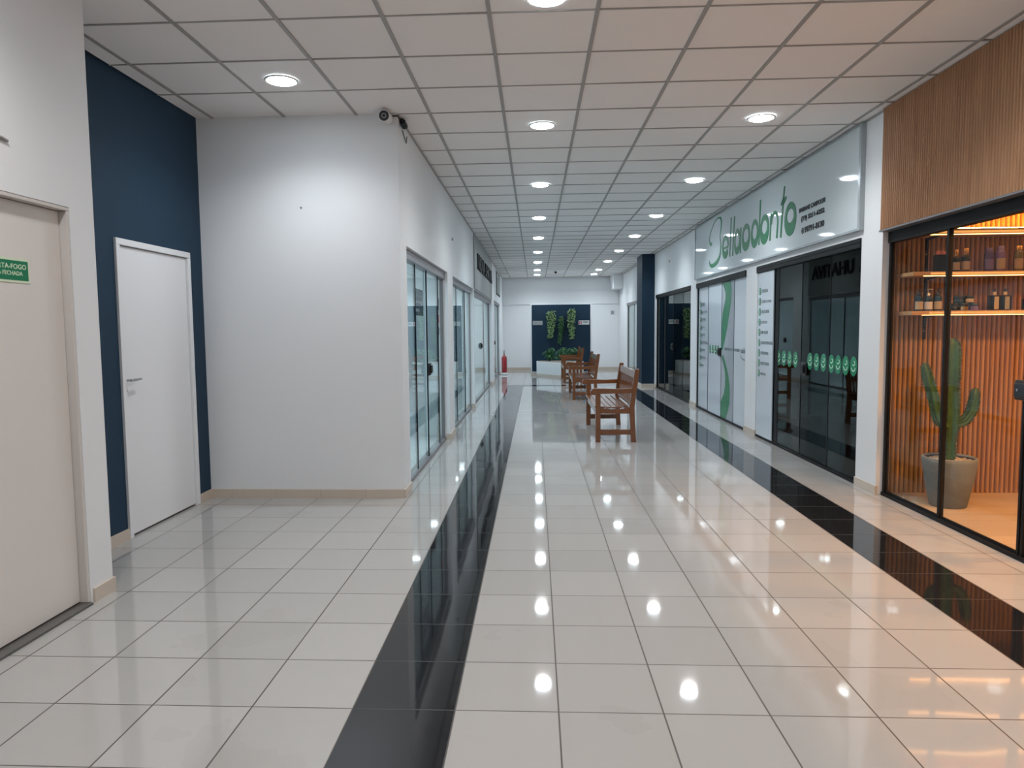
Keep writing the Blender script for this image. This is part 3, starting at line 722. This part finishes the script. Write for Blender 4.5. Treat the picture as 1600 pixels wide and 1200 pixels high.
# planter box with slanted front
pl = thing('planter_box', PC(.7, 22, 0), 'low white angular planter box in front of the navy panel', 'planter')
def prism(mb, pts, z0, z1, mi=0):
    n = len(pts); vs = [PC(x, y, z0) for x, y in pts]+[PC(x, y, z1) for x, y in pts]
    mb.add(vs, [list(range(n)), list(range(2*n-1, n-1, -1))]+[(i, (i+1) % n, n+(i+1) % n, n+i) for i in range(n)], mi)
m = MB(); prism(m, [(-.06, 22.25), (.66, 21.3), (1.40, 22.25), (1.40, YP-.022), (-.06, YP-.022)], .075, .44); m.build('box_body', M['wall'], pl)
m = MB(); prism(m, [(-.06, 22.24), (.66, 21.29), (1.41, 22.24), (1.41, YP-.022), (-.06, YP-.022)], 0, .075); m.build('plinth', M['beige'], pl)
m = MB(); prism(m, [(0, 22.30), (.66, 21.42), (1.34, 22.30), (1.34, YP-.06), (0, YP-.06)], .44, .448); m.build('soil', M['soil'], pl)
rr = random.Random(9)
for i, (x, y, lab) in enumerate(((.36, 22.42, 'dark bushy fern in the white planter, leftmost'), (.74, 21.88, 'dark leafy fern in the middle of the white planter'), (1.06, 22.42, 'dark leafy fern in the white planter, behind the farthest bench'))):
    t = thing('fern', PC(x, y, .449), lab, 'plant', 'ferns in the planter')
    m = MB(); m2 = MB()
    for k in range(34):
        a = rr.uniform(0, 6.28); r = rr.uniform(.06, .22); h = rr.uniform(.12, .46)
        p0 = PC(x, y, .449); p1 = p0+Vector((math.cos(a)*r*.5, math.sin(a)*r*.5, h)); p2 = p0+Vector((math.cos(a)*r, math.sin(a)*r, h*.8))
        m2.tube([p0, p1, p2], .004, 5)
        for q in range(10):
            f = .3+.7*q/9; pp = p0.lerp(p1, min(1, f*1.6)) if f < .62 else p1.lerp(p2, (f-.62)/.38)
            for sgn_ in (-1, 1):
                d = Vector((-math.sin(a)*sgn_+math.cos(a)*.5, math.cos(a)*sgn_+math.sin(a)*.5, -.2))
                leaf_quad(m, pp, d, Vector((0, 0, 1)), .085, .03)
    m.build('fronds', M['leafp'], t); m2.build('stalks', M['stem'], t)

# extinguisher
ex = thing('fire_extinguisher', PC(-1.10, 22.9, 0), 'red fire extinguisher standing on a white stand at the far left', 'fire extinguisher')
m = MB(); c = PC(-1.10, 22.9, 0)
m.lathe(c, [(.001, .065), (.08, .065), (.088, .08), (.088, .53), (.075, .585), (.035, .62), (.022, .64), (.001, .64)], 24); m.build('cylinder', M['red'], ex)
m = MB(); m.lathe(c, [(.001, .0), (.10, .0), (.10, .055), (.09, .065), (.001, .065)], 24); m.build('stand', M['trim'], ex)
m = MB(); m.tube([c+Vector((0, 0, .64)), c+Vector((0, 0, .70))], .018, 10); m.tube([c+Vector((.0, -.02, .70)), c+Vector((.03, -.05, .75)), c+Vector((.0, -.03, .80)), c+Vector((-.035, 0, .76)), c+Vector((-.02, 0, .69))], .008, 8); m.build('valve', M['blackp'], ex)
m = MB(); m.tube([c+Vector((.02, -.02, .66)), c+Vector((.10, -.05, .60)), c+Vector((.105, -.05, .40)), c+Vector((.10, -.04, .30))], .011, 8); m.build('hose', M['paper'], ex)
# small grey box on the end wall, dark dome sensor
m = MB(); m.box(PC, 2.58, 2.68, YE-.04, YE, 1.98, 2.08)
tag(m.build('wall_box', M['fascia']), 'small grey box high on the right of the far end wall', 'wall box')
sn = thing('dome_sensor', PC(.56, 22.6, CEIL), 'small dark dome hanging from the ceiling near the far end', 'sensor')
c = PC(.56, 22.6, CEIL); m = MB(); m.lathe(c, [(.05, 0), (.05, -.02), (.001, -.02)], 16); m.build('base', M['trim'], sn)
m = MB(); m.lathe(c, [(.04, -.02), (.04, -.05), (.025, -.08), (.001, -.09)], 16); m.build('dome', M['blackp'], sn)
m = MB(); p = PR(15.9, 0, 2.92); m.tube([p, p+Vector((-.02, 0, 0))], .018, 8)
tag(m.build('wall_button', M['alu']), 'small dark round knob high on the wall right of the navy column', 'wall knob')
m = MB(); p = PL(9.95, 0, 2.72); m.tube([p, p+Vector((.02, 0, 0))], .02, 8)
tag(m.build('wall_button', M['signfr']), 'small pale round knob high on the left corridor wall', 'wall knob')

# ------------------------------------------------------------------ security cameras
def bullet(c, d, label, r=.043, ln=.11, mt='trim'):
    t = thing('security_camera', c, label, 'security camera', 'security cameras at the wall corner')
    c = Vector(c); d = Vector(d).normalized()
    m = MB(); m.tube([c-d*ln, c+d*.01], r, 20); m.tube([c+d*.0, c+d*.035], [r*1.1, r*1.1], 20); m.build('housing', M[mt], t)
    m = MB(); m.tube([c+d*.01, c+d*.0365], r*.96, 20); m.tube([c+d*.036, c+d*.038], r*.5, 16, 1); m.tube([c+d*.037, c+d*.041], r*.28, 12, 2)
    m.build('lens_face', [M['blackp'], M['alu'], M['gap']], t)
    return t, c, d
t, c, d = bullet((cx(FACE_L, YW)-.075, YW-.13, 3.225), (.0, -1, -.12), 'white bullet security camera with black face on the white wall corner')
m = MB(); m.tube([(c.x, YW, 3.225), (c.x, YW-.05, 3.23)], .03, 12); m.tube([(c.x, YW-.05, 3.23), tuple(c-d*.06)], .015, 8); m.build('mount', M['trim'], t)
xw = cx(FACE_L, 6.3)
t, c, d = bullet((xw+.035, 6.20, 3.228), (.1, 1, -.5), 'small dark bullet security camera round the corner on the corridor wall', .026, .03, 'blackp')
m = MB(); m.tube([(xw-.0, 6.20, 3.262), (xw+.035, 6.20, 3.262)], .014, 12); m.build('mount', M['blackp'], t)
m = MB(); m.tube([(xw+.008, 6.16, 3.262), (xw+.006, 6.12, 3.266), (xw+.004, YW-.01, 3.262), (xw-.05, YW-.012, 3.26)], .006, 8)
m.tube([(xw+.008, 6.29, 3.20), (xw+.006, 6.36, 3.17), (xw+.008, 6.45, 3.13), (xw+.004, 6.5, 3.2)], .004, 6)
tag(m.build('camera_cable', M['blackp']), 'loose thin cables around the security cameras under the ceiling', 'cable')

# ------------------------------------------------------------------ warm shop on the right
SX = FACE_R-.025; SB = 6.30
# slatted fascia above the shop
m = MB(); y = 6.262
m.box(PC, SX+.01, SX+.10, 1.0, 6.262, 2.275, CEIL, 1)
while y > 1.2:
    yy = y-.01525
    n = 6; pr = []
    for k in range(n+1):
        th = math.pi*k/n; pr.append((yy+.0098*math.cos(th), SX+.010-.019*math.sin(th)))
    vs = [PC(b_, a_, 2.27) for a_, b_ in pr]+[PC(b_, a_, CEIL-.004) for a_, b_ in pr]; N = n+1
    m.add(vs, [(i, i+1, N+i+1, N+i) for i in range(n)]+[list(range(N)), list(range(2*N-1, N-1, -1))])
    y -= .0305
so = m.build('slatted_fascia', [M['slat'], M['groove']]); tag(so, 'brown vertical wooden slat fascia above the warm-lit shop window', 'wall panel')
m = MB(); m.box(PC, SX-.012, SX+.14, 1.0, 6.262, 2.258, 2.272); tag(m.build('trim_3', M['alu']), kind='structure')
XG = 2.90
# shop front
sf = thing('window_2', PC(XG, 6.255, 0), 'black-framed glass front of the warm-lit cosmetics shop', kind='structure')
m = MB(); m.box(PC, XG, XG+.07, 1.0, 6.255, 2.165, 2.257); m.build('top_rail', M['black'], sf)
m = MB(); m.box(PC, XG, XG+.06, 1.0, 6.255, 0, .028); m.box(PC, XG+.02, XG+.035, 1.0, 6.255, .028, .045); m.build('bottom_rail', M['black'], sf)
for s, wd in ((6.237, .035), (5.395, .028), (4.515, .02), (4.48, .02), (3.5, .04), (2.5, .04)):
    m = MB(); m.box(PC, XG+.012, XG+.045, s-wd/2, s+wd/2, .028, 2.165); m.build('mullion', M['black'], sf)
for a, b_ in ((5.41, 6.22), (4.527, 5.38), (3.52, 4.468), (2.52, 3.48)):
    m = MB(); m.box(PC, XG+.022, XG+.030, a, b_, .045, 2.165); m.build('glass_pane', M['glassS'], sf)
m = MB(); m.box(PC, XG-.012, XG+.012, 4.40, 4.57, 1.0, 1.125); m.box(PC, XG-.03, XG-.012, 4.42, 4.55, 1.015, 1.11); hd = m.build('lock_handle', M['blackp'], sf, .008)
m = MB(); m.tube([PC(XG-.031, 4.51, 1.065), PC(XG-.036, 4.51, 1.065)], .008, 12); m.build('key_cylinder', M['steel'], hd)
# shop room
m = MB()
m.box(PC, FACE_R+.165, 6.6, SB+.05, SB+.15, 0, 2.95); m.box(PC, FACE_R+.081, FACE_R+.165, 6.346, 6.358, 0, 2.95); m.box(PC, 6.5, 6.6, 1.0, SB+.05, 0, 2.95); m.box(PC, SX+.14, 6.6, .9, 1.0, 0, 2.95)
tag(m.build('wall_shop_right', M['shopceil']), kind='structure')
m = MB(); m.box(PC, SX+.11, 6.6, 1.0, SB+.04, 2.78, 2.9); tag(m.build('ceiling_shop', M['shopceil']), kind='structure')
m = MB(); m.box(PC, XG+.062, 6.5, 1.0, SB+.045, .001, .006); tag(m.build('floor_shop', M['planks']), kind='structure', label='warm wood floor inside the cosmetics shop')
# rounded slat back wall
m = MB(); x = FACE_R+.06; m.box(PC, x, 6.5, SB+.022, SB+.045, .006, 2.78, 1)
while x < 6.4:
    n = 6; pr = [(x+.02025+.0155*math.cos(math.pi*k/n), SB+.022-.028*math.sin(math.pi*k/n)) for k in range(n+1)]; N = n+1
    vs = [PC(a, b_, .006) for a, b_ in pr]+[PC(a, b_, 2.78) for a, b_ in pr]
    m.add(vs, [(i, i+1, N+i+1, N+i) for i in range(n)]+[list(range(N)), list(range(2*N-1, N-1, -1))], 0, False)
    x += .0405
tag(m.build('slatted_back_wall', [M['slat2'], M['groove']]), 'rounded wooden slat wall behind the shelves in the warm-lit shop', 'wall panel')
def shelf(z, lab):
    t = thing('wall_shelf', PC(3.1, 6.15, z), lab, 'shelf', 'wooden shelves in the warm-lit shop')
    slab('shelf_board', PC, 3.0, 5.6, 6.03, SB-.004, z-.032, z, M['shelf'], t, .002)
    slab('led_edge', PC, 3.14, 5.6, 6.023, 6.0295, z-.026, z-.008, M['led'], t)
    slab('under_light', PC, 3.1, 5.6, 6.05, 6.065, z-.036, z-.0325, M['ledu'], t)  # strip added to brighten the slats below each shelf
    for x in (3.24, 4.4):
        m = MB(); m.quadbar([(6.06, z-.034), (6.29, z-.034), (6.29, z-.14), (6.275, z-.14), (6.27, z-.055)], lambda a, b_, c_: PC(b_, a, c_), x-.006, x+.006); m.build('bracket', M['black'], t)
shelf(2.24, 'topmost lit wooden shelf in the warm-lit shop, holding nothing')
shelf(1.905, 'middle lit wooden shelf holding tall and purple bottles'); shelf(1.585, 'lowest lit wooden shelf holding jars and pump bottles')
for x in (3.24, 4.4):
    m = MB(); m.box(PC, x-.018, x+.018, SB-.0035+.0, SB-.0015, 1.35, 2.4)
    for k in range(8): m.tube([PC(x, SB-.0035, 1.42+k*.13), PC(x, SB-.007, 1.42+k*.13)], .006, 8, 1)
    tag(m.build('shelf_rail', [M['black'], M['steel']]), 'black slotted metal rail on the slat wall behind the shelves' + (', left one' if x < 4 else ', right one outside the picture'), 'shelf rail')

def cyl_bottle(c, r, h, neck, capr, caph, mb_, mc, label, lab=None, pump=False, group='bottles on the shop shelves', name='bottle', square=False, wide=None):
    t = thing(name, c, label, name, group); c = Vector(c); z0 = .0
    m = MB(); m.lathe(c, [(.001, 0), (r*.95, 0), (r, .004), (r, h*.86), (r*.9, h*.93), (neck, h), (.001, h)], 18); body = m.build('body', mb_, t)
    m = MB()
    if pump:
        m.lathe(c, [(capr, h), (capr, h+caph*.4), (.004, h+caph*.45), (.004, h+caph*.9), (.012, h+caph*.9), (.012, h+caph), (.001, h+caph)], 12)
        m.tube([c+Vector((0, 0, h+caph*.95)), c+Vector((.035, -.01, h+caph*.9))], .004, 6)
    else: m.lathe(c, [(capr, h), (capr, h+caph*.92), (capr*.9, h+caph), (.001, h+caph)], 16)
    m.build('cap', mc, t)
    if lab:
        zl0, zl1 = h*.12, h*.62; m = MB(); n = 10; vs = []
        for k in range(n+1):
            a = -math.pi*.95+math.pi*.7*k/n
            for z in (zl0, zl1): vs.append(c+Vector(((r+.0012)*math.cos(a), (r+.0012)*math.sin(a), z)))
        m.add(vs, [(2*k, 2*k+2, 2*k+3, 2*k+1) for k in range(n)]); m.build('label', lab, body)
    return t
Z1, Z2 = 1.905, 1.585; ys = 6.14
# middle shelf
t = thing('product_box', PC(3.275, ys, Z1), 'dark square carton behind the first mullion on the middle shelf', 'box')
slab('carton', PC, 3.235, 3.315, ys-.03, ys+.04, Z1, Z1+.145, M['bottle'], t, .002)
m = MB(); 
for k in range(5): m.tube([PC(3.245+.015*k, ys, Z1+.146), PC(3.243+.016*k, ys, Z1+.175+.01*(k % 2))], .009, 8)
m.build('cap_cluster', M['pink'], t)
cyl_bottle(PC(3.345, ys, Z1), .024, .135, .012, .013, .05, M['bottle'], M['gold'], 'slim black gold-capped bottle against the mullion on the middle shelf', M['label'])
cyl_bottle(PC(3.40, ys, Z1), .030, .13, .014, .017, .055, M['bottle'], M['gold'], 'black bottle with gold cap, second of the dark trio on the middle shelf', M['label'])
cyl_bottle(PC(3.475, ys, Z1), .034, .14, .016, .022, .055, M['bottle'], M['gold'], 'widest black bottle with large gold cap on the middle shelf', M['label'])
cyl_bottle(PC(3.665, ys, Z1), .034, .165, .028, .026, .03, M['purple'], M['lilac'], 'dark purple bottle on the middle shelf, left of the purple pair', M['lilac'])
cyl_bottle(PC(3.755, ys, Z1), .036, .175, .03, .028, .035, M['lilac'], M['lilac'], 'lighter lilac bottle with cream label, right of the purple pair', M['label'])
cyl_bottle(PC(3.90, ys, Z1), .034, .17, .024, .024, .04, M['amber'], M['gold'], 'olive bottle near the right end of the visible middle shelf', M['label'])
cyl_bottle(PC(3.985, ys, Z1), .032, .165, .022, .022, .045, M['bottle'], M['pink'], 'dark bottle with pink cap at the picture edge on the middle shelf', None)
# lowest shelf
cyl_bottle(PC(3.11, ys, Z2), .033, .13, .018, .016, .05, M['bblue'], M['blackp'], 'blue pump bottle, leftmost on the lowest shelf', M['label'], pump=True)
cyl_bottle(PC(3.185, ys, Z2), .033, .125, .018, .016, .06, M['bblue'], M['steel'], 'blue pump bottle with steel pump between its two neighbours', M['paper'], pump=True)
cyl_bottle(PC(3.262, ys, Z2), .033, .13, .018, .016, .055, M['bblue'], M['blackp'], 'blue pump bottle closest to the mullion on the lowest shelf', M['label'], pump=True)
def jar(x, z, mt, label, lab=None):
    t = thing('jar', PC(x, ys-.01, z), label, 'jar', 'stacked jars on the lowest shelf'); c = PC(x, ys-.01, z)
    m = MB(); m.lathe(c, [(.001, 0), (.036, 0), (.038, .004), (.038, .042), (.001, .042)], 20); m.build('tub', mt, t)
    m = MB(); m.lathe(c, [(.0395, .042), (.0395, .060), (.037, .063), (.001, .063)], 20); m.build('lid', M['blackp'], t)
    if lab:
        m = MB(); vs = []; n = 8
        for k in range(n+1):
            a = -math.pi*.85+math.pi*.55*k/n
            for zz in (.006, .036): vs.append(c+Vector((.0392*math.cos(a), .0392*math.sin(a), zz)))
        m.add(vs, [(2*k, 2*k+2, 2*k+3, 2*k+1) for k in range(n)]); m.build('label', lab, t)
jar(3.385, Z2, M['bottle'], 'black jar at the bottom left of the jar stack'); jar(3.467, Z2, M['bottle'], 'black jar with gold label in the middle of the bottom row', M['gold'])
jar(3.549, Z2, M['purple'], 'purple jar at the bottom right of the jar stack', M['lilac']); jar(3.425, Z2+.063, M['bblue'], 'dark jar on top of the stack, left one'); jar(3.508, Z2+.063, M['bottle'], 'black jar with cream label on top of the stack, right one', M['label'])
def dropper(x, label, lab):
    t = thing('dropper_bottle', PC(x, ys, Z2), label, 'bottle', 'dropper bottles on the lowest shelf'); c = PC(x, ys, Z2)
    slab('carton_body', PC, x-.04, x+.04, ys-.025, ys+.03, Z2, Z2+.125, M['bottle'], t, .003)
    m = MB(); m.lathe(c, [(.014, .125), (.014, .155), (.001, .155)], 12); m.build('collar', M['label'], t)
    m = MB(); m.lathe(c, [(.010, .155), (.011, .17), (.006, .18), (.001, .182)], 12); m.build('bulb', M['blackp'], t)
    slab('label', PC, x-.015, x+.022, ys-.0268, ys-.0255, Z2+.01, Z2+.115, lab, t)
dropper(3.72, 'black dropper bottle with pale label on the lowest shelf, left of the pair', M['label']); dropper(3.806, 'black dropper bottle with grey label on the lowest shelf, right of the pair', M['fascia'])
cyl_bottle(PC(3.975, ys, Z2), .03, .10, .02, .02, .03, M['bottle'], M['redp'], 'small dark bottle with red cap at the picture edge on the lowest shelf')

# cactus pot
pc = PC(3.247, 5.86, .006)
t = thing('plant_pot', pc, 'tall tapered grey concrete pot holding the cactus', 'pot')
m = MB(); m.lathe(pc, [(.001, 0), (.126, 0), (.134, .006), (.162, .14), (.188, .29), (.197, .36), (.198, .395), (.192, .401), (.180, .400), (.178, .37), (.001, .368)], 48); m.build('shell', M['pot'], t)
m = MB(); m.lathe(pc, [(.180, .370), (.181, .388), (.170, .390), (.168, .371)], 40); m.build('inner_liner', M['gap'], t)
m = MB(); rr = random.Random(5); m.lathe(pc, [(.168, .372), (.10, .378), (.001, .38)], 30); 
for k in range(140):
    a = rr.uniform(0, 6.28); r = .158*math.sqrt(rr.random()); s_ = rr.uniform(.006, .012); q = pc+Vector((r*math.cos(a), r*math.sin(a), .378))
    m.lathe(q, [(.001, -s_*.6), (s_, 0), (.001, s_*.6)], 6)
o = m.build('pebble_topping', M['soil'], t); o['kind'] = 'stuff'
ct = thing('cactus', pc+Vector((0, 0, .382)), 'tall dark green cactus with two upturned arms in the concrete pot', 'cactus')
sp = MB(); rs = random.Random(11)
def limb(name, pts, rad, ribs=5, dens=1.0):
    # densify
    P_ = [Vector(p) for p in pts]; path = []; rr_ = []
    for i in range(len(P_)-1):
        for k in range(6):
            f = k/6; path.append(P_[i].lerp(P_[i+1], f)); rr_.append(rad[i]*(1-f)+rad[i+1]*f)
    path.append(P_[-1]); rr_.append(rad[-1])
    # smooth
    for _ in range(3): path = [path[0]]+[(path[i-1]+path[i]*2+path[i+1])/4 for i in range(1, len(path)-1)]+[path[-1]]
    m = MB(); m.tube(path, rr_, 40, 0, True, ribs, .16); m.build(name, M['cactus'], ct)
    for i in range(1, len(path)-1):
        tdir = (path[i+1]-path[i-1]).normalized(); up = Vector((1, 0, 0)) if abs(tdir.x) < .9 else Vector((0, 1, 0))
        a = (up-tdir*up.dot(tdir)).normalized(); b_ = tdir.cross(a)
        for k in range(ribs):
            for h in range(2):
                th = 2*math.pi*k/ribs+rs.uniform(-.08, .08); n_ = a*math.cos(th)+b_*math.sin(th); q = path[i]+tdir*rs.uniform(-.01, .01)+n_*rr_[i]*1.14
                sp.tube([q, q+n_*.012*dens+tdir*rs.uniform(-.006, .006)], [.0035*dens, .0005], 4, 0, False)
z = pc.z; X0 = pc.x-.0; Y0 = pc.y
limb('trunk', [(X0, Y0, z+.385), (X0+.002, Y0, z+.55), (X0+.002, Y0, z+.66), (X0, Y0, z+.80), (X0-.002, Y0, z+.93), (X0-.004, Y0, z+.99), (X0-.006, Y0, z+1.05), (X0-.006, Y0, z+1.25), (X0-.008, Y0, z+1.32), (X0-.008, Y0, z+1.352)], [.042, .040, .060, .055, .052, .045, .056, .056, .045, .012], 5, 1.3)
limb('left_arm', [(X0-.02, Y0-.01, z+.66), (X0-.10, Y0-.02, z+.69), (X0-.125, Y0-.02, z+.76), (X0-.155, Y0-.02, z+.90), (X0-.205, Y0-.02, z+1.05), (X0-.225, Y0-.02, z+1.13), (X0-.228, Y0-.02, z+1.16)], [.038, .038, .036, .038, .036, .028, .008])
limb('right_arm', [(X0+.02, Y0-.01, z+.66), (X0+.10, Y0-.02, z+.69), (X0+.145, Y0-.02, z+.76), (X0+.165, Y0-.02, z+.84), (X0+.172, Y0-.02, z+.92), (X0+.172, Y0-.02, z+.955)], [.034, .034, .036, .037, .030, .008])
o = sp.build('spines', M['spine'], ct); o['kind'] = 'stuff'

# lamps added to light the shop: LED line and ceiling spots
for i, x in enumerate((3.9, 5.4)):
    t = thing('led_light_bar', PC(x, 6.16, 2.27), 'warm LED bar lying on the topmost shelf'+(', left bar' if i == 0 else ', right bar outside the picture'), 'light', 'LED bars on the topmost shelf')
    slab('aluminium_profile', PC, x-.68, x+.68, 6.13, 6.18, 2.2405, 2.262, M['alu'], t)
    slab('light_diffuser', PC, x-.67, x+.67, 6.14, 6.17, 2.2622, 2.268, emit('led_warm_diffuser', (1.0, .40, .07), 120) if i == 0 else bpy.data.materials['led_warm_diffuser'], t)
for x, y, wh in ((3.5, 4.5, 'nearest the cactus'), (4.6, 4.6, 'nearest the shelves, farther in'), (3.5, 3.4, 'by the glass, nearer the camera'), (4.6, 3.0, 'deep in the shop, nearer the camera')):
    t = thing('shop_spotlight', PC(x, y, 2.78), 'round warm ceiling spotlight in the cosmetics shop, '+wh, 'ceiling light', 'warm spotlights in the shop')
    m = MB(); m.lathe(PC(x, y, 2.78), [(.05, 0), (.05, -.012), (.042, -.012), (.04, 0)], 20); m.build('trim_ring', M['black'], t)
    m = MB(); m.lathe(PC(x, y, 2.78), [(.04, -.004), (.001, -.006)], 20); m.build('diffuser', emit('shop_spot_diffuser', (1, .6, .3), 20) if 'shop_spot_diffuser' not in bpy.data.materials else bpy.data.materials['shop_spot_diffuser'], t)
    lamp('SPOT', 'spot_beam', (0, 0, -.02), 150, (1.0, .47, .14), t, spot_size=math.radians(140), spot_blend=.6, shadow_soft_size=.05)
